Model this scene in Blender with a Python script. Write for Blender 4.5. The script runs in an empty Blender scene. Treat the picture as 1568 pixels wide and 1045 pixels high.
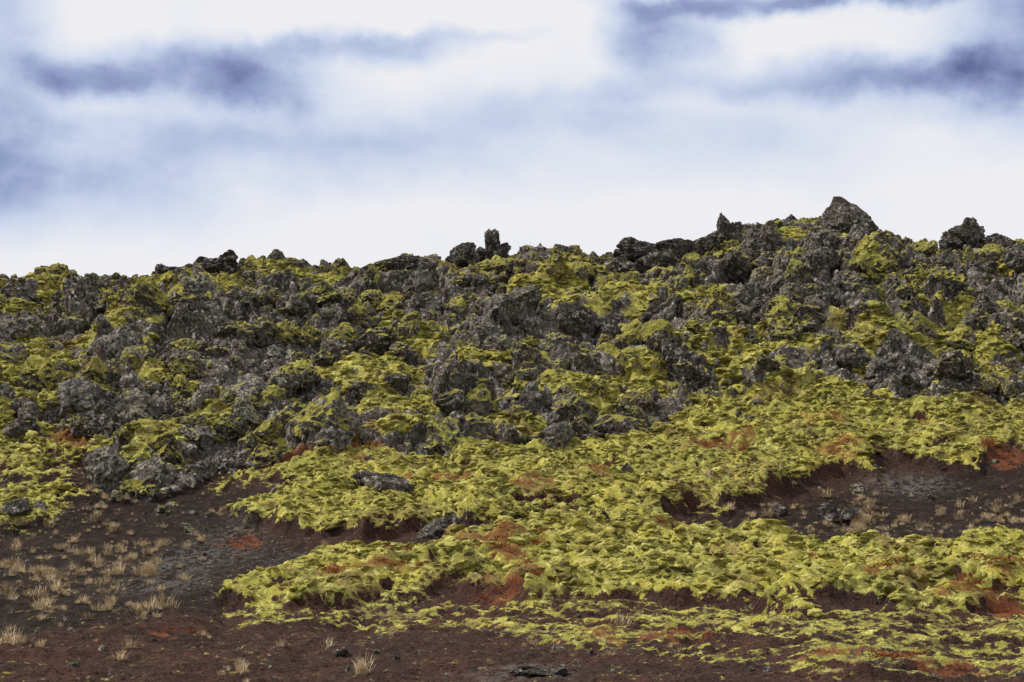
import bpy, bmesh, math, numpy as np
from mathutils import Vector
rng = np.random.default_rng(7)
scene = bpy.context.scene
scene.view_settings.view_transform = 'Standard'
scene.view_settings.look = 'None'
scene.view_settings.exposure = 0

# ------------------------------------------------------------------ camera
EYE = 1.7
TH = math.atan(0.1565)
TAN = 18.0 / 70.0
cam_d = bpy.data.cameras.new("camera"); cam = bpy.data.objects.new("camera", cam_d)
scene.collection.objects.link(cam); scene.camera = cam
cam_d.lens = 70; cam_d.sensor_width = 36; cam_d.clip_end = 9000; cam_d.clip_start = 0.1
cam.location = (0, 0, EYE); cam.rotation_euler = (math.pi / 2 + TH, 0, 0)

def bearing(px, py):
    """survey reading (photo column,row) -> ground bearing slope u=x/y and elevation slope w=z/y"""
    a = (px - 784) / 784 * TAN; b = (522.5 - py) / 784 * TAN
    den = math.cos(TH) - b * math.sin(TH)
    return a / den, (math.sin(TH) + b * math.cos(TH)) / den

# ------------------------------------------------------------------ numpy noise
def _h(ix, iy, iz, s):
    h = (ix.astype(np.int64) * 374761393 + iy.astype(np.int64) * 668265263 + iz * 2147483647 + s * 974634777) & 0xffffffff
    h = ((h ^ (h >> 13)) * 1274126177) & 0xffffffff
    h = (h ^ (h >> 16)) & 0xffffffff
    h = (h * 2246822519) & 0xffffffff
    return (h ^ (h >> 15)) & 0xffffffff
def perlin2(x, y, s=0):
    x0 = np.floor(x); y0 = np.floor(y); fx = x - x0; fy = y - y0
    ux = fx * fx * fx * (fx * (fx * 6 - 15) + 10); uy = fy * fy * fy * (fy * (fy * 6 - 15) + 10)
    def g(dx, dy):
        a = _h(x0 + dx, y0 + dy, 0, s) * (2 * math.pi / 4294967296.0)
        return np.cos(a) * (fx - dx) + np.sin(a) * (fy - dy)
    a = g(0, 0); b = g(1, 0); c = g(0, 1); d = g(1, 1)
    return 1.5 * ((a + (b - a) * ux) * (1 - uy) + (c + (d - c) * ux) * uy)
def fbm2(x, y, o=4, s=0, gain=.5):
    r = 0; a = 1; f = 1
    for i in range(o):
        r = r + a * perlin2(x * f + 17.3 * i, y * f - 9.1 * i, s + i); a *= gain; f *= 2.03
    return r
def perlin3(p, s=0):
    x, y, z = p[:, 0], p[:, 1], p[:, 2]
    x0 = np.floor(x); y0 = np.floor(y); z0 = np.floor(z); f = [x - x0, y - y0, z - z0]
    u = [t * t * t * (t * (t * 6 - 15) + 10) for t in f]
    r = 0
    for dx in (0, 1):
        for dy in (0, 1):
            for dz in (0, 1):
                h = _h(x0 + dx, y0 + dy, (z0 + dz).astype(np.int64) * 7, s)
                a = (h & 0xffff) * (2 * math.pi / 65536); c = (h >> 16) / 32768.0 - 1; q = np.sqrt(1 - c * c)
                g = np.cos(a) * q * (f[0] - dx) + np.sin(a) * q * (f[1] - dy) + c * (f[2] - dz)
                w = (u[0] if dx else 1 - u[0]) * (u[1] if dy else 1 - u[1]) * (u[2] if dz else 1 - u[2])
                r = r + g * w
    return r * 1.5
def worley2(x, y, s=0):
    x0 = np.floor(x); y0 = np.floor(y)
    f1 = np.full(x.shape, 9.0); f2 = np.full(x.shape, 9.0); cr = np.zeros(x.shape)
    for dx in (-1, 0, 1):
        for dy in (-1, 0, 1):
            h = _h(x0 + dx, y0 + dy, 0, s)
            d = np.hypot(x0 + dx + (h & 0xffff) / 65536. - x, y0 + dy + (h >> 16) / 65536. - y)
            r = ((h >> 7) & 1023) / 1023.
            m = d < f1
            f2 = np.where(m, f1, np.minimum(f2, d)); cr = np.where(m, r, cr); f1 = np.where(m, d, f1)
    return f1, f2, cr
def sstep(a, b, x):
    t = np.clip((x - a) / (b - a), 0, 1); return t * t * (3 - 2 * t)

# ------------------------------------------------------------------ base landform
YC = 81.0
sky_px = [(-400, 430), (0, 422), (30, 434), (110, 428), (165, 436), (220, 444), (250, 434), (300, 428), (350, 424), (420, 416), (480, 426), (550, 430),
          (620, 422), (700, 418), (750, 412), (800, 402), (850, 402), (920, 408), (950, 406), (1040, 404), (1080, 392), (1110, 382), (1150, 360),
          (1200, 350), (1260, 346), (1300, 352), (1340, 372), (1400, 382), (1440, 396), (1480, 392), (1530, 386), (1568, 382), (1900, 394)]
cx = np.array([bearing(a, b)[0] * YC for a, b in sky_px]); cz = np.array([EYE + bearing(a, b)[1] * YC for a, b in sky_px])
prof = [(30, 1045), (33, 1000), (38, 940), (43, 885), (47, 852), (52, 815), (56, 760), (60, 705)]
py_ = np.array([-600, 0, 12, 22] + [p[0] for p in prof], float)
pz_ = np.array([-1.5, 0, .15, .6] + [EYE + bearing(784, p[1])[1] * p[0] for p in prof])
YF = 60.0
def base(x, y):
    zc = np.interp(x, cx, cz)
    zf = np.interp(y, py_, pz_) + 0.018 * (x) * sstep(30, 60, y) * (np.abs(x) < 60)
    zfoot = pz_[-1] + 0.018 * x * (np.abs(x) < 60)
    s = np.clip((y - YF) / (YC - YF), 0, 1)
    S = 0.86 * s + 0.14 * np.sin(s * math.pi / 2) + 0.035 * np.sin(s * 9.5 + x * .25)* np.sin(s*math.pi)
    z = np.where(y <= YF, zf, zfoot + (zc - zfoot) * S)
    b = np.clip(y - YC, 0, None)
    z = z - 0.25 * np.minimum(b, 40) - 0.004 * np.clip(b - 40, 0, 1500)
    return z
_ys = np.linspace(24, YC, 1200)
def survey(px, py):
    u, w = bearing(px, py)
    ww = (base(u * _ys, _ys) - EYE) / _ys
    i = np.argmax(ww >= w) if (ww >= w).any() else len(_ys) - 1
    return u * _ys[i], _ys[i]

# ------------------------------------------------------------------ plan of ground cover (metres)
GX0, GY0, GS = -36.0, 20.0, 0.2
gx = np.arange(GX0, 36, GS); gy = np.arange(GY0, 96, GS)
PX, PY = np.meshgrid(gx, gy)
def poly(pts):
    w = [survey(*p) for p in pts]; ins = np.zeros(PX.shape, bool); n = len(w)
    for i in range(n):
        x1, y1 = w[i]; x2, y2 = w[(i + 1) % n]
        if y1 == y2: continue
        c = ((y1 > PY) != (y2 > PY)) & (PX < (x2 - x1) * (PY - y1) / (y2 - y1) + x1); ins ^= c
    return ins.astype(float)
def ell(cx_, cy_, rx, ry, soft=1.6):
    x, y = survey(cx_, cy_); _, ya = survey(cx_, cy_ - ry); _, yb = survey(cx_, cy_ + ry)
    sx = rx * TAN / 784 * y; sy = max(.35, (ya - yb) / 2)
    d = np.hypot((PX - x) / sx, (PY - (ya + yb) / 2) / sy)
    return np.clip(soft - d, 0, 1)
def blur(a, n):
    for _ in range(n):
        a = (np.roll(a, 1, 0) + np.roll(a, -1, 0) + 2 * a) / 4; a = (np.roll(a, 1, 1) + np.roll(a, -1, 1) + 2 * a) / 4
    return a
rockP = poly([(-500, 380), (-500, 700), (0, 668), (120, 680), (180, 700), (150, 760), (210, 770), (300, 745), (400, 730), (480, 722), (560, 712), (700, 718), (830, 714), (940, 700), (985, 668),
              (1100, 642), (1300, 634), (1380, 658), (1568, 654), (2000, 644), (2000, 300), (1290, 200)])
rockP = np.maximum(rockP, ((PY > 79) & (PY < 90)).astype(float))
bandA = poly([(290, 750), (420, 735), (540, 706), (800, 702), (940, 682), (985, 650), (1100, 628), (1300, 620), (1380, 642), (1568, 636), (2000, 630), (2000, 708), (1568, 708), (1400, 722),
              (1300, 728), (1250, 750), (1150, 786), (1050, 804), (950, 816), (830, 812), (750, 830), (620, 826), (500, 832), (370, 810), (450, 768), (380, 752)])
bandB = poly([(400, 908), (480, 888), (600, 878), (700, 862), (900, 844), (1100, 846), (1300, 858), (1450, 870), (1568, 864), (2000, 855), (2000, 942), (1568, 942), (1450, 952), (1300, 945),
              (1180, 955), (1060, 945), (930, 938), (790, 942), (700, 920), (560, 930), (380, 936)])
sparse = poly([(380, 925), (560, 930), (790, 940), (1060, 950), (1568, 945), (2000, 940), (2000, 1060), (1300, 1060), (1150, 1010), (950, 1000), (800, 985), (700, 965), (560, 962), (360, 955)])
leftM = poly([(-400, 655), (0, 655), (120, 668), (190, 690), (150, 718), (60, 745), (-400, 745)])
leftN = np.maximum(ell(30, 780, 70, 22), 0)
mossb = np.maximum.reduce([bandA, bandB * .92, leftM * .78, leftN, sparse * .25])
patch = [(215, 515, 55, 26), (60, 590, 80, 40), (120, 640, 40, 25), (25, 515, 40, 12), (140, 450, 45, 9), (440, 432, 120, 13), (280, 428, 40, 8), (510, 436, 60, 12), (720, 450, 50, 11),
         (830, 408, 80, 9), (870, 458, 110, 18), (920, 490, 60, 20), (1000, 480, 100, 16), (1070, 495, 50, 24), (830, 560, 40, 16), (500, 592, 80, 20), (590, 600, 34, 38), (340, 665, 40, 30),
         (400, 640, 60, 10), (655, 548, 40, 15), (740, 600, 60, 16), (1090, 570, 80, 38), (1000, 590, 80, 20), (1130, 600, 40, 24), (885, 632, 50, 36), (820, 625, 60, 12), (980, 622, 60, 16),
         (1150, 545, 70, 16), (1330, 540, 70, 26), (1395, 545, 50, 20), (1250, 522, 50, 12), (1290, 430, 60, 12), (1210, 375, 90, 12), (1190, 348, 40, 8), (1340, 430, 30, 10), (1400, 465, 40, 10),
         (1480, 392, 40, 8), (1500, 440, 60, 12), (1450, 515, 60, 12), (1530, 560, 40, 16), (1100, 388, 60, 9), (700, 652, 80, 12), (480, 662, 50, 12), (560, 660, 60, 10), (230, 700, 50, 20),
         (200, 592, 60, 12), (130, 562, 40, 16), (660, 632, 50, 16), (1200, 560, 60, 12), (310, 450, 60, 7), (600, 520, 40, 10), (1250, 640, 90, 10), (1500, 620, 60, 12), (80, 470, 50, 9),
         (430, 690, 60, 10), (620, 690, 70, 9), (780, 672, 60, 9), (930, 655, 60, 10), (300, 620, 50, 10), (40, 650, 60, 14)]
mossr = np.zeros(PX.shape)
for p in patch: mossr = np.maximum(mossr, ell(*p, soft=1.5))
red = np.zeros(PX.shape)
for p in [(480, 730, 80, 9), (560, 712, 40, 6), (372, 828, 22, 14), (530, 915, 50, 8), (600, 912, 40, 6), (775, 905, 50, 10), (800, 930, 50, 6), (1300, 722, 45, 11), (1040, 851, 35, 8), (1125, 838, 50, 8),
          (1545, 920, 60, 11), (1090, 720, 70, 7), (1250, 1028, 80, 8), (1440, 1035, 90, 6), (1030, 990, 60, 8), (90, 690, 60, 10), (120, 585, 22, 12), (690, 775, 40, 8), (760, 888, 70, 6), (1540, 718, 40, 8),
          (910, 770, 70, 6), (1500, 945, 60, 6), (900, 985, 40, 5), (1270, 688, 60, 5), (560, 745, 40, 6), (250, 968, 50, 4), (800, 790, 60, 6), (600, 775, 50, 5), (1400, 690, 60, 5), (1200, 900, 70, 5), (1350, 930, 70, 5)]:
    red = np.maximum(red, ell(*p, soft=1.5))
grav = np.maximum.reduce([ell(310, 850, 60, 40) * 1, ell(250, 900, 60, 25) * .8, ell(800, 1030, 60, 14), ell(1390, 745, 60, 12), ell(1500, 700, 60, 8), ell(1350, 1030, 60, 8), ell(450, 860, 60, 14) * .5])
dark = np.maximum.reduce([poly([(-500, 745), (60, 745), (300, 745), (450, 768), (370, 806), (450, 840), (600, 840), (560, 862), (400, 900), (330, 945), (0, 985), (-500, 985)]),
                          poly([(1050, 812), (1250, 765), (1400, 735), (1568, 720), (2000, 720), (2000, 850), (1568, 850), (1300, 842), (1100, 830), (900, 832)])])
maps = dict(rock=blur(rockP, 4), moss=blur(mossb, 3), mossr=blur(mossr, 1), red=blur(red, 2), grav=blur(grav, 3), dark=blur(dark, 6), mossbig=blur(np.maximum(bandA, bandB), 30), patchbig=blur(mossr, 5))
def plan(name, x, y):
    m = maps[name]; fx = np.clip((x - GX0) / GS, 0, m.shape[1] - 1.001); fy = np.clip((y - GY0) / GS, 0, m.shape[0] - 1.001)
    ix = fx.astype(int); iy = fy.astype(int); fx = fx - ix; fy = fy - iy
    return (m[iy, ix] * (1 - fx) + m[iy, ix + 1] * fx) * (1 - fy) + (m[iy + 1, ix] * (1 - fx) + m[iy + 1, ix + 1] * fx) * fy

# ------------------------------------------------------------------ full terrain
def terrain(x, y):
    near = sstep(60, 34, np.abs(x)) * sstep(8, 22, y) * sstep(110, 88, y)
    wx = x + .9 * fbm2(x * .5, y * .5, 4, 50); wy = y + 1.0 * fbm2(x * .5, y * .5, 4, 60)
    rock = plan('rock', wx, wy); moss0 = plan('moss', wx, wy); mr = plan('mossr', wx * .35 + x * .65, wy * .35 + y * .65)
    n1 = fbm2(x * .9, y * .9, 4, 3)
    n2 = fbm2(x * .4, y * .8, 5, 5, .6)
    moss = np.clip(moss0 * (1.08 + .4 * n1) - .75 * sstep(.12, .6, n2) * (1.25 - .45 * moss0) * moss0, 0, 1)
    mr = np.clip(mr * 1.25 + .95 * (fbm2(x * .8, y * .95, 4, 8) - .25 + .09 * sstep(72, 63, y)), 0, 1) * rock
    z = base(x, y)
    z = z + fbm2(x * .09, y * .09, 3, 21) * .25 * sstep(0, 40, y) * sstep(YC, 70, y)
    z = z + sstep(110, 400, np.hypot(x, y)) * fbm2(x * .004, y * .004, 3, 22) * 2.0
    mb = plan('mossbig', x, y)
    mm = sstep(.0, .9, moss)
    z = z + near * (.40 * mb + .13 * sstep(.1, .7, moss))
    b1 = np.abs(perlin2(x * .45 + .3 * n1, y * .5, 31)); b2 = np.abs(perlin2(x * 1.1 + b1, y * 1.2, 32)); b3 = np.abs(perlin2(x * 2.6, y * 2.8 + b2, 33)); b4 = np.abs(perlin2(x * 5.5, y * 5.5, 34))
    bil = .50 * b1 + .34 * b2 + .12 * b3 + .04 * b4
    f1, f2, c = worley2(x * .36 + .5 * n1, y * .34, 41)
    gap = sstep(0.0, .30, f2 - f1)
    blk = (-.15 + .95 * c) * gap * 1.4 * np.sqrt(np.clip(1 - .7 * f1 * f1, 0, 1))
    g1, g2, d = worley2(x * 1.05 + .3 * n1, y * .95, 42)
    blk2 = (.2 + .7 * d) * np.sqrt(np.clip(1 - g1 * g1 * 1.4, 0, 1)) * .7
    k1, k2, e = worley2(x * 2.9, y * 2.8, 43)
    blk3 = (.4 + .6 * e) * np.sqrt(np.clip(1 - k1 * k1 * 1.5, 0, 1)) * .2
    rf = -.45 + blk + blk2 + blk3 + .07 * fbm2(x * 5, y * 5, 3, 44) + .5 * fbm2(x * .33, y * .33, 2, 45)
    crest = 1 - .65 * sstep(75, 80, y)
    soil = .12 * fbm2(x * .7, y * .7, 4, 70) + .04 * fbm2(x * 4, y * 4, 4, 71, .6)
    pb = plan('patchbig', x, y)
    hr = (rf * (1 - .55 * mr) + .0) * crest + mr * (.12 + .35 * bil) + .5 * sstep(.1, .8, pb) * crest
    z = z + near * (rock * hr + (1 - rock) * (mm * bil * .95 + soil * (1 - .5 * mm)))
    dx = near * rock * .25 * perlin2(x * 1.1, y * 1.1, 80)
    dy = near * (rock * (-.45 * (blk2 + .6 * blk3) - .3 * blk))
    return z, dx, dy, rock, moss, mr, gap * blk

def axis(f0, f1, step, lo, hi):
    a = list(np.arange(f0, f1 + 1e-6, step)); s = step; v = a[-1]
    while v < hi: s *= 1.25; v += s; a.append(v)
    s = step; v = a[0]; pre = []
    while v > lo: s *= 1.25; v -= s; pre.append(v)
    return np.array(pre[::-1] + a)
ax = axis(-28, 28, .06, -2500, 2500); ay = axis(27, 84, .055, -800, 4000)
X, Y = np.meshgrid(ax, ay); nx, ny = len(ax), len(ay)
Xf = X.ravel(); Yf = Y.ravel()
Z, DX, DY, ROCK, MOSS, MR, _l = terrain(Xf, Yf)
co = np.stack([Xf + DX, Yf + DY, Z], 1).astype(np.float32)
def grid_mesh(name, co, nx, ny):
    i = np.arange((nx - 1) * (ny - 1)); r = i // (nx - 1); c = i % (nx - 1); v = r * nx + c
    q = np.stack([v, v + 1, v + nx + 1, v + nx], 1).astype(np.int32)
    me = bpy.data.meshes.new(name); me.vertices.add(len(co)); me.vertices.foreach_set('co', co.ravel())
    me.loops.add(q.size); me.loops.foreach_set('vertex_index', q.ravel())
    me.polygons.add(len(q)); me.polygons.foreach_set('loop_start', np.arange(0, q.size, 4, dtype=np.int32))
    me.update(calc_edges=True); me.polygons.foreach_set('use_smooth', np.ones(len(q), bool)); return me
me = grid_mesh("hillside_ground", co, nx, ny)
def mossmix(MOSS, ROCK, MR): return np.maximum(MOSS * (1 - sstep(.5, 1, ROCK)), MR)
def redmap(x, y): return plan('red', x + .6 * fbm2(x * .8, y * .8, 4, 90), y + .8 * fbm2(x * .8, y * .8, 4, 91))
for n, a in (('rock', ROCK), ('moss', mossmix(MOSS, ROCK, MR)), ('red', redmap(Xf, Yf)), ('grav', plan('grav', Xf, Yf)), ('dark', plan('dark', Xf, Yf))):
    at = me.attributes.new(n, 'FLOAT', 'POINT'); at.data.foreach_set('value', a.astype(np.float32))
ground = bpy.data.objects.new("hillside_ground", me); scene.collection.objects.link(ground)

# ------------------------------------------------------------------ material helpers
class NT:
    def __init__(s, t): s.t = t; s.l = t.links
    def n(s, ty, **k):
        nd = s.t.nodes.new(ty)
        for a, b in k.items(): setattr(nd, a, b)
        return nd
    def put(s, sock, v):
        if isinstance(v, bpy.types.NodeSocket): s.l.new(v, sock)
        elif v is not None: sock.default_value = v
    def math(s, op, a, b=0.0, c=None, clamp=False):
        nd = s.n('ShaderNodeMath', operation=op, use_clamp=clamp); s.put(nd.inputs[0], a); s.put(nd.inputs[1], b)
        if c is not None: s.put(nd.inputs[2], c)
        return nd.outputs[0]
    def vm(s, op, a, b=None, out=0):
        nd = s.n('ShaderNodeVectorMath', operation=op); s.put(nd.inputs[0], a)
        if b is not None: s.put(nd.inputs[1], b)
        return nd.outputs[out]
    def noise(s, vec, sc, det=3, rough=.55, dist=0.0, out='Fac'):
        nd = s.n('ShaderNodeTexNoise'); s.put(nd.inputs['Vector'], vec); nd.inputs['Scale'].default_value = sc
        nd.inputs['Detail'].default_value = det; nd.inputs['Roughness'].default_value = rough; nd.inputs['Distortion'].default_value = dist
        return nd.outputs[out]
    def mr(s, v, a, b, c=0.0, d=1.0):
        nd = s.n('ShaderNodeMapRange', interpolation_type='SMOOTHSTEP'); s.put(nd.inputs[0], v)
        for i, q in enumerate((a, b, c, d)): s.put(nd.inputs[i + 1], q)
        return nd.outputs[0]
    def mix(s, f, a, b):
        nd = s.n('ShaderNodeMix', data_type='RGBA'); s.put(nd.inputs[0], f)
        for i, v in ((6, a), (7, b)): s.put(nd.inputs[i], (*v, 1) if isinstance(v, tuple) else v)
        return nd.outputs[2]
    def attr(s, name, ty='GEOMETRY'):
        nd = s.n('ShaderNodeAttribute', attribute_name=name, attribute_type=ty); return nd.outputs['Fac']
def newmat(name):
    m = bpy.data.materials.new(name); m.use_nodes = True; t = NT(m.node_tree)
    b = m.node_tree.nodes['Principled BSDF']; b.inputs['Roughness'].default_value = .95; b.inputs['Specular IOR Level'].default_value = .1
    return m, t, b
def moss_col(t, P):
    c = t.mix(t.mr(t.noise(P, .9, 3), .35, .65), (.41, .36, .062), (.24, .245, .048))
    c = t.mix(t.mr(t.noise(P, 6, 4, .7), .47, .68), c, (.62, .57, .19))
    c = t.mix(t.mr(t.noise(P, 2.6, 4, .75), .51, .38, 0, .82), c, (.115, .10, .03))
    c = t.mix(t.mr(t.noise(P, 22, 2, .7), .54, .38, 0, .5), c, (.10, .085, .028))
    c = t.mix(t.mr(t.noise(P, .55, 4, .7), .53, .65, 0, .62), c, (.20, .135, .06))
    return c
def rock_colour(t, P):
    c = t.mix(t.mr(t.noise(P, 1.4, 3), .3, .7), (.052, .043, .036), (.15, .13, .11))
    c = t.mix(t.mr(t.noise(P, 4.5, 5, .78), .53, .61, 0, .85), c, (.48, .455, .40))
    c = t.mix(t.mr(t.noise(P, 11, 3, .75), .49, .39, 0, .92), c, (.015, .012, .010))
    return c
def bump(t, b, h, dist, strength=1.0):
    nd = t.n('ShaderNodeBump'); nd.inputs['Strength'].default_value = strength; nd.inputs['Distance'].default_value = dist
    t.put(nd.inputs['Height'], h); t.l.new(nd.outputs[0], b.inputs['Normal'])

# ground
mg, t, b = newmat("mossy_ground_material")
geo = t.n('ShaderNodeNewGeometry'); P = geo.outputs['Position']; Nz = t.n('ShaderNodeSeparateXYZ'); t.l.new(geo.outputs['Normal'], Nz.inputs[0]); nz = Nz.outputs[2]
soil = t.mix(t.mr(t.noise(P, .8, 4), .35, .65), (.064, .030, .022), (.038, .022, .018))
soil = t.mix(t.math('MULTIPLY', t.attr('dark'), .9), soil, t.mix(t.noise(P, 2, 3), (.013, .010, .009), (.032, .023, .019)))
soil = t.mix(t.mr(t.noise(P, 14, 3, .7), .5, .38, 0, .8), soil, (.008, .006, .005))
soil = t.mix(t.mr(t.noise(P, 5, 5, .75), .55, .68, 0, .65), soil, (.12, .072, .045))
gf = t.math('MULTIPLY', t.attr('grav'), t.mr(t.noise(P, 5, 5, .75), .46, .56, 0, .85))
soil = t.mix(gf, soil, t.mix(t.noise(P, 20, 2), (.05, .046, .044), (.15, .14, .13)))
c = t.mix(t.mr(t.math('ADD', t.attr('rock'), t.math('MULTIPLY', t.noise(P, 4, 3), .4)), .6, .8), soil, rock_colour(t, P))
mf = t.math('ADD', t.attr('moss'), t.math('MULTIPLY', t.math('SUBTRACT', t.noise(P, 4, 5, .75), .5), 1.7))
mf = t.math('ADD', mf, t.math('MULTIPLY', t.math('SUBTRACT', nz, .80), .7))
mf = t.mr(mf, .26, .44)
c = t.mix(mf, c, moss_col(t, P))
rf_ = t.math('ADD', t.attr('red'), t.math('MULTIPLY', t.math('SUBTRACT', t.noise(P, 5, 5, .8), .5), 2.6))
c = t.mix(t.mr(rf_, .45, .92, 0, .85), c, t.mix(t.noise(P, 9, 3), (.13, .034, .017), (.20, .08, .033)))
t.l.new(c, b.inputs['Base Color'])
hh = t.math('ADD', t.math('MULTIPLY', t.noise(P, 7, 4, .65), .5), t.math('MULTIPLY', t.noise(P, 28, 2, .7), .3))
bump(t, b, hh, .09)
me.materials.append(mg)

# rock
mk, t, b = newmat("lichen_lava_rock_material")
geo = t.n('ShaderNodeNewGeometry'); P = geo.outputs['Position']; Nz = t.n('ShaderNodeSeparateXYZ'); t.l.new(geo.outputs['Normal'], Nz.inputs[0]); nz = Nz.outputs[2]
c = rock_colour(t, P)
c = t.mix(t.math('MULTIPLY', t.attr('tone', 'INSTANCER'), .55), c, t.mix(t.mr(t.noise(P, 8, 4, .75), .42, .60), (.035, .030, .026), (.52, .49, .43)))
mf = t.math('ADD', t.math('MULTIPLY', nz, .85), t.math('MULTIPLY', t.math('SUBTRACT', t.noise(P, 2.6, 4, .7), .5), 1.8))
mf = t.math('ADD', mf, t.math('MULTIPLY', t.math('SUBTRACT', t.attr('mossy', 'INSTANCER'), .5), 1.2))
c = t.mix(t.mr(mf, .53, .63), c, moss_col(t, P))
t.l.new(c, b.inputs['Base Color'])
bump(t, b, t.noise(P, 9, 4, .8), .14)

# moss cushion
mm_, t, b = newmat("moss_material")
P = t.n('ShaderNodeNewGeometry').outputs['Position']
c = moss_col(t, P)
tn = t.attr('tone', 'INSTANCER')
c = t.mix(t.mr(tn, .5, 1.0, 0, .6), c, (.64, .58, .19))
c = t.mix(t.mr(tn, .38, 0.0, 0, .8), c, (.13, .11, .036))
t.l.new(c, b.inputs['Base Color']); bump(t, b, t.noise(P, 24, 3, .75), .05)

# ------------------------------------------------------------------ shapes
def ico(sub):
    bm = bmesh.new(); bmesh.ops.create_icosphere(bm, subdivisions=sub, radius=1)
    v = np.array([q.co[:] for q in bm.verts]); f = np.array([[q.index for q in p.verts] for p in bm.faces]); bm.free(); return v, f
def rock_arrays(seed, sub=4, planes=14, knob=.10, scale=(1, 1, 1), dmin=.5):
    r = np.random.default_rng(seed); v, f = ico(sub)
    nrm = v.copy(); o = r.uniform(0, 50, 3)
    v = v * (1 + .45 * perlin3(v * 1.3 + o, seed))[:, None]
    for _ in range(planes):
        n = r.normal(size=3); n /= np.linalg.norm(n); d = r.uniform(dmin, .9)
        k = np.clip(v @ n - d, 0, None); v = v - k[:, None] * n
    w = (.35 - np.abs(perlin3(v * 2.6 + o, seed + 1))) * knob * 1.8 + (.3 - np.abs(perlin3(v * 6 + o, seed + 2))) * knob * 1.3 + perlin3(v * 13 + o, seed + 3) * knob * .5
    v = v + nrm * w[:, None]
    return v * np.array(scale), f
def mesh_from(name, v, f, mat, smooth=False):
    m = bpy.data.meshes.new(name); m.from_pydata(v.tolist(), [], f.tolist()); m.update(); m.materials.append(mat)
    if smooth: m.polygons.foreach_set('use_smooth', np.ones(len(m.polygons), bool))
    return m
def collection_of(name, meshes):
    col = bpy.data.collections.new(name)
    for i, m in enumerate(meshes):
        col.objects.link(bpy.data.objects.new(m.name, m))
    return col
def scatter(name, col, pos, rot, scl, idx, extra):
    m = bpy.data.meshes.new(name); m.vertices.add(len(pos)); m.vertices.foreach_set('co', pos.astype(np.float32).ravel())
    for n, a in (('rot', rot), ('scl', scl)):
        at = m.attributes.new(n, 'FLOAT_VECTOR', 'POINT'); at.data.foreach_set('vector', a.astype(np.float32).ravel())
    at = m.attributes.new('idx', 'INT', 'POINT'); at.data.foreach_set('value', idx.astype(np.int32))
    for n, a in extra.items():
        at = m.attributes.new(n, 'FLOAT', 'POINT'); at.data.foreach_set('value', a.astype(np.float32))
    ob = bpy.data.objects.new(name, m); scene.collection.objects.link(ob)
    g = bpy.data.node_groups.new(name + "_instancer", 'GeometryNodeTree')
    g.interface.new_socket("Geometry", in_out='INPUT', socket_type='NodeSocketGeometry'); g.interface.new_socket("Geometry", in_out='OUTPUT', socket_type='NodeSocketGeometry')
    gi = g.nodes.new('NodeGroupInput'); go = g.nodes.new('NodeGroupOutput'); iop = g.nodes.new('GeometryNodeInstanceOnPoints'); ci = g.nodes.new('GeometryNodeCollectionInfo')
    ci.inputs['Collection'].default_value = col; ci.inputs['Separate Children'].default_value = True; ci.inputs['Reset Children'].default_value = True
    def na(n, ty):
        q = g.nodes.new('GeometryNodeInputNamedAttribute'); q.data_type = ty; q.inputs['Name'].default_value = n; return q.outputs['Attribute']
    L = g.links.new
    L(gi.outputs[0], iop.inputs['Points']); L(ci.outputs[0], iop.inputs['Instance']); iop.inputs['Pick Instance'].default_value = True
    L(na('idx', 'INT'), iop.inputs['Instance Index']); L(na('rot', 'FLOAT_VECTOR'), iop.inputs['Rotation']); L(na('scl', 'FLOAT_VECTOR'), iop.inputs['Scale'])
    L(iop.outputs[0], go.inputs[0])
    md = ob.modifiers.new("instances", 'NODES'); md.node_group = g
    return ob
rocks = [mesh_from("lava_rock_%d" % i, *rock_arrays(100 + i, 4, 13 + i, .11 + .014 * (i % 5), (1, .9, .75 + .03 * i)), mk) for i in range(10)]
rock_col_ = collection_of("lava_rock_shapes", rocks)

def tsample(x, y):
    z, dx, dy, rk, ms, mr, lf = terrain(x, y)
    return np.stack([x + dx, y + dy, z], 1), rk, ms, mr, lf
def add_rocks(N, x0, x1, y0, y1, mean, sig, smax, seed, dens, crestk=.5, mk_=.96):
    r = np.random.default_rng(seed)
    x = r.uniform(x0, x1, N); y = r.uniform(y0, y1, N)
    p, rk, ms, mrr, lf = tsample(x, y)
    cl = fbm2(x * .35, y * .35, 3, 200)
    keep = (r.random(N) < rk ** 2 * (1 - mk_ * sstep(.2, .65, mrr)) * np.clip(dens + .9 * cl, .12, 1)) & (rk > .35)
    p = p[keep]; mrr = mrr[keep]; lf = lf[keep]; n = len(p)
    s = np.clip(mean * np.exp(r.normal(0, sig, n)), .06, smax) * (1 - crestk * sstep(77, 80, p[:, 1]))
    p[:, 2] += s * .12
    scl = s[:, None] * r.uniform(.7, 1.35, (n, 3))
    mossy = np.clip(.44 + .6 * mrr + .8 * fbm2(p[:, 0] * .5, p[:, 1] * .5, 3, 300) + .12 * (lf > .3), 0, 1)
    tone = np.clip(.3 + .9 * fbm2(p[:, 0] * .3, p[:, 1] * .3, 2, 310) + r.normal(0, .25, n), 0, 1)
    return p, r.uniform(0, 6.28, (n, 3)), scl, r.integers(0, 10, n), mossy, tone
A = add_rocks(16000, -29, 29, 54, 83, .16, .45, .4, 11, .6, .3)
B = add_rocks(6000, -29, 29, 56, 82, .40, .38, 1.05, 12, .68, .55, .93)
C = add_rocks(1500, -26, 26, 79.2, 81.4, .22, .5, .45, 13, .9, .1)
J = [np.concatenate([a, b_, c_]) for a, b_, c_ in zip(A, B, C)]
scatter("lava_rocks", rock_col_, J[0], J[1], J[2], J[3], dict(mossy=J[4], tone=J[5]))
print("rocks", len(J[0]))

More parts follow.
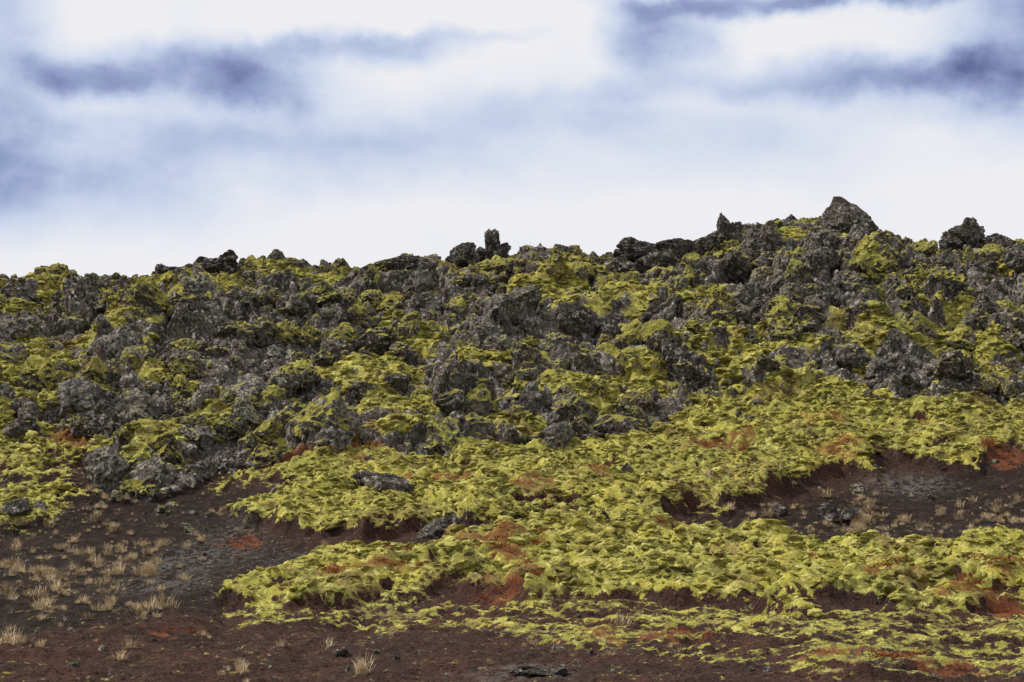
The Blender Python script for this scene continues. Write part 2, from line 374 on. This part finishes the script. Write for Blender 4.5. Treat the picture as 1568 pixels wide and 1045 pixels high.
N = 14000
x = rng.uniform(-25, 25, N); y = rng.uniform(27, 62, N); p, rk, ms, mrr, _ = tsample(x, y)
gvv = plan('grav', x, y); keep = (ms < .25) & (rk < .6) & (rng.random(N) < .35 + gvv * .65)
p = p[keep]; n = len(p); s = np.clip(.026 * np.exp(rng.normal(0, .6, n)), .012, .16)
x = rng.uniform(-25, 25, 500); y = rng.uniform(52, 64, 500); p2, rk2, ms2, _, _ = tsample(x, y); k2 = (rng.random(500) < .12 + rk2) & (rk2 < .6); p2 = p2[k2]; n2 = len(p2)
s = np.concatenate([s, rng.uniform(.08, .3, n2)]); p = np.concatenate([p, p2]); n = len(p)
scatter("scattered_stones", rock_col_, p, rng.uniform(0, 6.28, (n, 3)), s[:, None] * rng.uniform(.7, 1.3, (n, 3)), rng.integers(0, 10, n), dict(mossy=np.where(np.arange(n) >= n - n2, .4, 0), tone=rng.random(n)))

# moss cushions
def cushion(seed):
    r = np.random.default_rng(seed); v, f = ico(3); o = r.uniform(0, 40, 3); nrm = v.copy()
    w = perlin3(v * 1.4 + o, seed) * .5 + (.3 - np.abs(perlin3(v * 3.2 + o, seed + 1))) * .35 + perlin3(v * 7 + o, seed + 2) * .16
    v = v + nrm * w[:, None]; v[:, 2] *= .6
    return v, f
cush = collection_of("moss_cushion_shapes", [mesh_from("moss_cushion_%d" % i, *cushion(700 + i), mm_, True) for i in range(8)])
N = 300000; x = rng.uniform(-27, 27, N); y = 29 + 54 * rng.random(N) ** .8
p, rk, ms, mrr, lf = tsample(x, y); mo = mossmix(ms, rk, mrr)
patchy = sstep(-.35, .25, fbm2(x * 1.3, y * 1.6, 3, 400))
keep = rng.random(N) < sstep(.30, .85, mo) * (.2 + .65 * patchy) * (1 - .9 * sstep(.28, .7, redmap(x, y)))
x = x[keep]; y = y[keep]; p = p[keep]; n = len(p); s = np.clip(.048 * np.exp(rng.normal(0, .45, n)), .02, .14) * np.where(rk[keep] > .5, 1.15, 1)
p[:, 2] -= s * .15
tone = np.clip(.45 + .42 * fbm2(x * .9, y * .9, 3, 410) + rng.normal(0, .18, n), 0, 1)
scatter("moss_cushions", cush, p, np.stack([rng.normal(.25, .25, n), rng.normal(0, .25, n), rng.uniform(0, 6.28, n)], 1), np.stack([s * rng.uniform(.9, 2.0, n), s * rng.uniform(.8, 1.5, n), s * rng.uniform(.7, 1.2, n)], 1),
        rng.integers(0, 8, n), dict(tone=tone))
print("cushions", n)

# ------------------------------------------------------------------ prominent outcrops
def outcrop(name, px, py, pieces, y=None):
    if y is None: x0, y0 = survey(px, py)
    else: x0 = bearing(px, py)[0] * y; y0 = y
    z0 = EYE + bearing(px, py)[1] * y0
    V = []; F = []; o = 0; r = np.random.default_rng(int(px * 7 + py))
    pieces = list(pieces); ww = max(abs(q[0]) + q[3] for q in pieces)
    for k in range(7):   # rubble packed round the foot
        q = r.uniform(.16, .36); pieces.append((r.uniform(-ww, ww), r.uniform(-.7, -.1), r.uniform(-.45, 0), q * 1.2, q, q, r.uniform(0, 3), r.uniform(-.6, .6), int(r.integers(1000, 9000))))
    for (dx, dy, dz, sx, sy, sz, rz, tl, sd) in pieces:
        v, f = rock_arrays(sd, 5, 20, .13, (sx, sy, sz), .5)
        c_, s_ = math.cos(tl), math.sin(tl); v = np.stack([v[:, 0] * c_ - v[:, 2] * s_, v[:, 1], v[:, 0] * s_ + v[:, 2] * c_], 1)
        c_, s_ = math.cos(rz), math.sin(rz); v = np.stack([v[:, 0] * c_ - v[:, 1] * s_, v[:, 0] * s_ + v[:, 1] * c_, v[:, 2]], 1)
        V.append(v + np.array([dx, dy, dz])); F.append(f + o); o += len(v)
    m = mesh_from(name, np.concatenate(V), np.concatenate(F), mk)
    ob = bpy.data.objects.new(name, m); ob.location = (x0, y0, z0); scene.collection.objects.link(ob)
def cone_peak(name, px, py, y, w, h, lean, seed):
    v, f = rock_arrays(seed, 5, 10, .13, (1, 1, 1), .7)
    tz = np.clip((v[:, 2] + 1) / 2, 0, 1); r = np.clip(1.12 - tz, .12, 1) ** .8
    V = np.stack([v[:, 0] * r * w + lean * tz * w, v[:, 1] * r * w * .8, (tz - .35) * h / .65], 1)
    m = mesh_from(name, V, f, mk); ob = bpy.data.objects.new(name, m)
    ob.location = (bearing(px, py)[0] * y, y, EYE + bearing(px, py)[1] * y); scene.collection.objects.link(ob)
cone_peak("rock_peak", 1304, 366, 79.4, 2.1, 1.75, -.26, 505)
outcrop("rock_pillar", 1113, 368, [(0, 0, .25, .42, .38, .8, .2, .08, 511), (.3, .05, .15, .38, .34, .78, .7, -.05, 512), (-.5, 0, .0, .6, .45, .5, 0, .3, 513), (-.95, 0, -.2, .6, .45, .5, 0, .3, 514)], y=79.6)
outcrop("rock_ledge", 1000, 396, [(-.5, -.3, .15, 1.3, .9, .50, .1, .06, 521), (.8, -.2, .2, 1.05, .8, .55, .2, -.1, 522), (-1.0, -.5, .45, .7, .5, .34, .3, .2, 523), (.1, -.7, -.5, 1.4, .8, .7, .1, 0, 524)], y=79.0)
outcrop("rock_spire", 753, 388, [(0, 0, .45, .42, .4, .78, .2, -.1, 531), (.35, 0, .1, .5, .45, .42, 0, .2, 532), (-1.15, .1, .0, .6, .5, .5, .3, 0, 533), (-.5, .2, -.2, .8, .6, .4, 0, 0, 534)], y=79.4)
outcrop("rock_slab", 600, 420, [(0, 0, .2, 1.7, .9, .5, .1, .10, 541), (-.8, -.3, -.45, 1.2, .7, .7, .1, .1, 542), (.9, -.2, .1, 1.0, .6, .5, .3, -.1, 543)], y=78.6)
outcrop("rock_slab", 335, 412, [(0, 0, .1, 1.1, .6, .4, .1, .12, 551), (.35, -.1, .4, .6, .4, .36, .1, .3, 552), (-.75, .1, .3, .36, .3, .32, 0, 0, 553), (-1.6, 0, -.2, 1.0, .5, .4, 0, 0, 554)], y=79.4)
outcrop("rock_peak", 1480, 374, [(0, 0, .3, .85, .5, .62, .1, .1, 561), (-.6, 0, .05, .8, .5, .5, .2, .3, 562), (.15, 0, .65, .45, .35, .42, 0, .1, 563), (1.2, 0, .0, .9, .5, .5, 0, -.1, 564)], y=79.6)
outcrop("rock_slab", 1075, 440, [(0, -.5, 0, 1.2, .9, .85, .5, .1, 571), (.7, -.8, -.5, 1.1, .8, .7, .1, -.1, 572)], y=76.4)
outcrop("rock_slab", 300, 480, [(0, -.4, 0, 1.3, .8, .5, .1, .35, 581), (1.2, 0, .5, 1.0, .6, .4, .1, .1, 582)])
outcrop("rock_slab", 660, 455, [(0, -.4, 0, .8, .6, .9, .1, .1, 583), (.9, -.1, .1, .9, .6, .7, .1, .1, 584)])
outcrop("rock_slab", 1210, 470, [(0, -.4, 0, 1.3, .8, .7, .1, .1, 585), (.9, -.1, .1, .9, .6, .7, .1, .1, 586)])
outcrop("flat_rock", 855, 690, [(-.4, -.5, .25, 1.4, .6, .2, .1, .03, 591), (1.0, -.4, .32, .6, .4, .18, .1, .1, 592)])
def plain_boulder(px, py, pieces):
    x0, y0 = survey(px, py); V = []; F = []; o = 0
    z0 = float(terrain(np.array([x0]), np.array([y0]))[0][0])
    for (dx, dy, dz, sx, sy, sz, rz, tl, sd) in pieces:
        v, f = rock_arrays(sd, 5, 18, .07, (sx, sy, sz), .45)
        c_, s_ = math.cos(tl), math.sin(tl); v = np.stack([v[:, 0] * c_ - v[:, 2] * s_, v[:, 1], v[:, 0] * s_ + v[:, 2] * c_], 1)
        V.append(v + np.array([dx, dy, dz])); F.append(f + o); o += len(v)
    ob = bpy.data.objects.new("boulder", mesh_from("boulder", np.concatenate(V), np.concatenate(F), mk)); ob.location = (x0, y0, z0); scene.collection.objects.link(ob)
plain_boulder(682, 838, [(0, 0, .2, .85, .6, .5, .1, .05, 601)])
plain_boulder(590, 790, [(0, 0, .2, .75, .5, .5, .1, -.3, 611), (-.4, .4, .4, .8, .4, .3, .1, -.25, 612), (.35, -.3, .1, .5, .35, .4, .3, .1, 613)])
plain_boulder(810, 1034, [(0, 0, .03, .40, .3, .12, .1, 0, 621), (.4, 0, .02, .22, .2, .12, 0, 0, 622)])
plain_boulder(1270, 790, [(0, 0, .1, .36, .3, .3, .1, .2, 631), (.5, -.3, .1, .35, .2, .26, .1, 0, 632)])
plain_boulder(15, 800, [(0, 0, .1, .55, .4, .3, .1, .2, 641)])

# ------------------------------------------------------------------ dry grass & red plants
def simple_mat(name, a, bcol, sc=6):
    m, t, b = newmat(name); geo = t.n('ShaderNodeNewGeometry')
    t.l.new(t.mix(t.mr(t.noise(geo.outputs['Position'], sc, 2), .35, .65), a, bcol), b.inputs['Base Color']); return m
mgr = simple_mat("dry_grass_material", (.64, .51, .32), (.28, .20, .12), 2.2)
mred = simple_mat("red_leaf_material", (.17, .036, .018), (.24, .09, .03), 9)
def tuft(seed, nb, h, spread, w):
    r = np.random.default_rng(seed); V = []; F = []
    for i in range(nb):
        a = r.uniform(0, 6.28); rad = r.uniform(0, .6) * spread; L = h * r.uniform(.4, 1.15); lean = r.uniform(.1, 1.0) * spread
        bx, by = rad * math.cos(a), rad * math.sin(a); a2 = a + r.normal(0, .9); px_, py2 = -math.sin(a2) * w, math.cos(a2) * w; k = len(V)
        for j, tt in enumerate((0, .5, 1)):
            q = lean * tt ** 1.6; zz = L * (tt - .25 * tt * tt * lean / max(spread, .01)); ww = (1, .8, .1)[j]
            V += [(bx + math.cos(a2) * q - px_ * ww, by + math.sin(a2) * q - py2 * ww, zz), (bx + math.cos(a2) * q + px_ * ww, by + math.sin(a2) * q + py2 * ww, zz)]
        F += [(k, k + 1, k + 3, k + 2), (k + 2, k + 3, k + 5, k + 4)]
    return np.array(V), np.array(F)
tufts = collection_of("dry_grass_shapes", [mesh_from("grass_tuft_%d" % i, *tuft(i, 30 + 16 * i, .22, .17, .005), mgr) for i in range(5)])
pts = []
def area(cx_, cy_, rx, ry, n):
    for _ in range(n):
        a = rng.normal(0, .5, 2); pts.append(survey(cx_ + a[0] * rx, cy_ + a[1] * ry))
for a in [(110, 870, 200, 110, 300), (20, 875, 40, 20, 44), (70, 885, 26, 9, 28), (225, 888, 22, 7, 22), (225, 830, 50, 15, 26), (215, 945, 45, 9, 32), (65, 950, 26, 9, 16), (340, 780, 40, 6, 12), (1350, 800, 230, 40, 150), (1180, 810, 70, 25, 24),
          (1355, 825, 14, 10, 16), (1310, 780, 30, 30, 36), (1320, 800, 24, 12, 16), (1020, 822, 14, 5, 9), (1530, 790, 60, 40, 40), (360, 1025, 40, 12, 9), (560, 1028, 20, 8, 5), (700, 990, 500, 50, 24), (480, 880, 60, 12, 16), (150, 780, 80, 20, 26), (30, 995, 60, 12, 14)]: area(*a)
pts = np.array(pts); p, rk, ms, mrr, _ = tsample(pts[:, 0], pts[:, 1]); n = len(p); s = np.clip(.50 * np.exp(rng.normal(0, .5, n)), .15, 1.1)
scatter("dry_grass", tufts, p, np.stack([np.zeros(n), np.zeros(n), rng.uniform(0, 6.28, n)], 1), np.stack([s * 1.2, s * 1.2, s * rng.uniform(.7, 1.4, n)], 1), rng.integers(0, 5, n), {})
def leafclump(seed):
    r = np.random.default_rng(seed); V = []; F = []
    for i in range(120):
        c_ = r.normal(0, 1, 3) * np.array([.12, .12, .04]); c_[2] = abs(c_[2]); d = r.normal(0, .016, (3, 3)); k = len(V); V += [c_ + d[0], c_ + d[1], c_ + d[2]]; F.append((k, k + 1, k + 2))
    return np.array(V), np.array(F)
rc = collection_of("red_heather_shapes", [mesh_from("heather_clump_%d" % i, *leafclump(i), mred) for i in range(4)])
N = 60000; x = rng.uniform(-24, 24, N); y = rng.uniform(28, 75, N); r_ = redmap(x, y); keep = rng.random(N) < r_ ** 2 * .5 * sstep(-.4, .2, fbm2(x * 1.5, y * 1.5, 3, 430))
x = x[keep]; y = y[keep]; p, rk, ms, mrr, _ = tsample(x, y); p[:, 2] += .05 * (ms > .3); n = len(p); s = rng.uniform(.4, 1.1, n)
scatter("red_heather", rc, p, np.stack([np.zeros(n), np.zeros(n), rng.uniform(0, 6.28, n)], 1), np.stack([s, s, s], 1), rng.integers(0, 4, n), {})

# ------------------------------------------------------------------ sky
SUN_EL, SUN_AZ = 50, -84   # azimuth from +Y, negative = left
W = bpy.data.worlds.new("World"); scene.world = W; W.use_nodes = True; t = NT(W.node_tree); bg = W.node_tree.nodes['Background']
sk = t.n('ShaderNodeTexSky', sky_type='NISHITA'); sk.sun_disc = False; sk.sun_elevation = math.radians(SUN_EL); sk.sun_rotation = math.radians(SUN_AZ)
D = t.n('ShaderNodeTexCoord').outputs['Generated']
def warp(vec, sc, ax_, az_, det):
    wn = t.vm('SUBTRACT', t.noise(vec, sc, det, .6, 0, 'Color'), (.5, .5, .5))
    wv = t.n('ShaderNodeVectorMath', operation='MULTIPLY'); t.put(wv.inputs[0], wn); wv.inputs[1].default_value = (ax_, 0, az_)
    return wv.outputs[0]
DW = t.vm('ADD', D, warp(D, 9, .05, .025, 2)); DW = t.vm('ADD', DW, warp(D, 26, .032, .024, 5))
blobs = [(290, 108, 190, 44, .66), (120, 112, 90, 30, .48), (550, 72, 140, 24, .48), (390, 142, 90, 34, .36), (700, 50, 110, 12, .22), (1035, 55, 80, 54, .62), (1010, 135, 120, 20, .24), (1250, 0, 240, 22, .85), (1350, 122, 220, 28, .5),
         (1575, 70, 110, 110, .62), (1490, 140, 140, 44, .32), (-30, 100, 90, 200, .42), (150, 235, 420, 60, .30), (560, 195, 320, 46, .20), (860, 165, 150, 34, .24), (900, 240, 500, 50, .14), (20, 300, 300, 60, .26), (1180, 185, 220, 40, .14)]
tot = None
for (bx, by, rx, ry, am) in blobs:
    u, w = bearing(bx, by); v = Vector((u, 1, w)).normalized()
    d = t.vm('SUBTRACT', DW, tuple(v)); k = t.n('ShaderNodeVectorMath', operation='MULTIPLY'); t.put(k.inputs[0], d); k.inputs[1].default_value = (1 / (rx * TAN / 784), .5, 1 / (ry * TAN / 784))
    o = t.mr(t.vm('LENGTH', k.outputs[0], out=1), 1.65, 0.1, 0, am); tot = o if tot is None else t.math('ADD', tot, o)
st = t.n('ShaderNodeVectorMath', operation='MULTIPLY'); t.put(st.inputs[0], D); st.inputs[1].default_value = (1, 1, 1.7)
nz1 = t.noise(st.outputs[0], 20, 5, .55)
tot = t.math('MULTIPLY', tot, t.mr(nz1, .25, .72, .65, 1.22))
tot = t.math('ADD', tot, t.math('MULTIPLY', t.mr(t.noise(st.outputs[0], 9, 4), .45, .75), .07))
sy = t.n('ShaderNodeSeparateXYZ'); t.l.new(D, sy.inputs[0])
away = t.mr(sy.outputs[1], .9, .6)
tot = t.math('ADD', tot, t.math('MULTIPLY', away, t.mr(t.noise(st.outputs[0], 2.5, 5), .5, .75, 0, .3)))
cr = t.n('ShaderNodeValToRGB'); t.put(cr.inputs[0], tot); e = cr.color_ramp.elements
e[0].position = 0; e[0].color = (.89, .885, .91, 1); e[1].position = 1.0; e[1].color = (.12, .15, .32, 1)
for ps, cl_ in ((.3, (.60, .68, .85)), (.6, (.33, .40, .63))):
    q = e.new(ps); q.color = (*cl_, 1)
nb = t.vm('SCALE', sk.outputs[0]); nb.node.inputs['Scale'].default_value = .10
t.l.new(t.mix(.95, nb, cr.outputs[0]), bg.inputs[0]); bg.inputs[1].default_value = 1.0

sl = bpy.data.lights.new("sun", 'SUN'); so = bpy.data.objects.new("sun", sl); scene.collection.objects.link(so)
sl.energy = 4.2; sl.angle = math.radians(4); sl.color = (1, .94, .84)
el, az = math.radians(SUN_EL), math.radians(SUN_AZ)
d = Vector((math.cos(el) * math.sin(az), math.cos(el) * math.cos(az), math.sin(el)))
so.rotation_euler = d.to_track_quat('Z', 'Y').to_euler(); so.location = (-30, 0, 60)
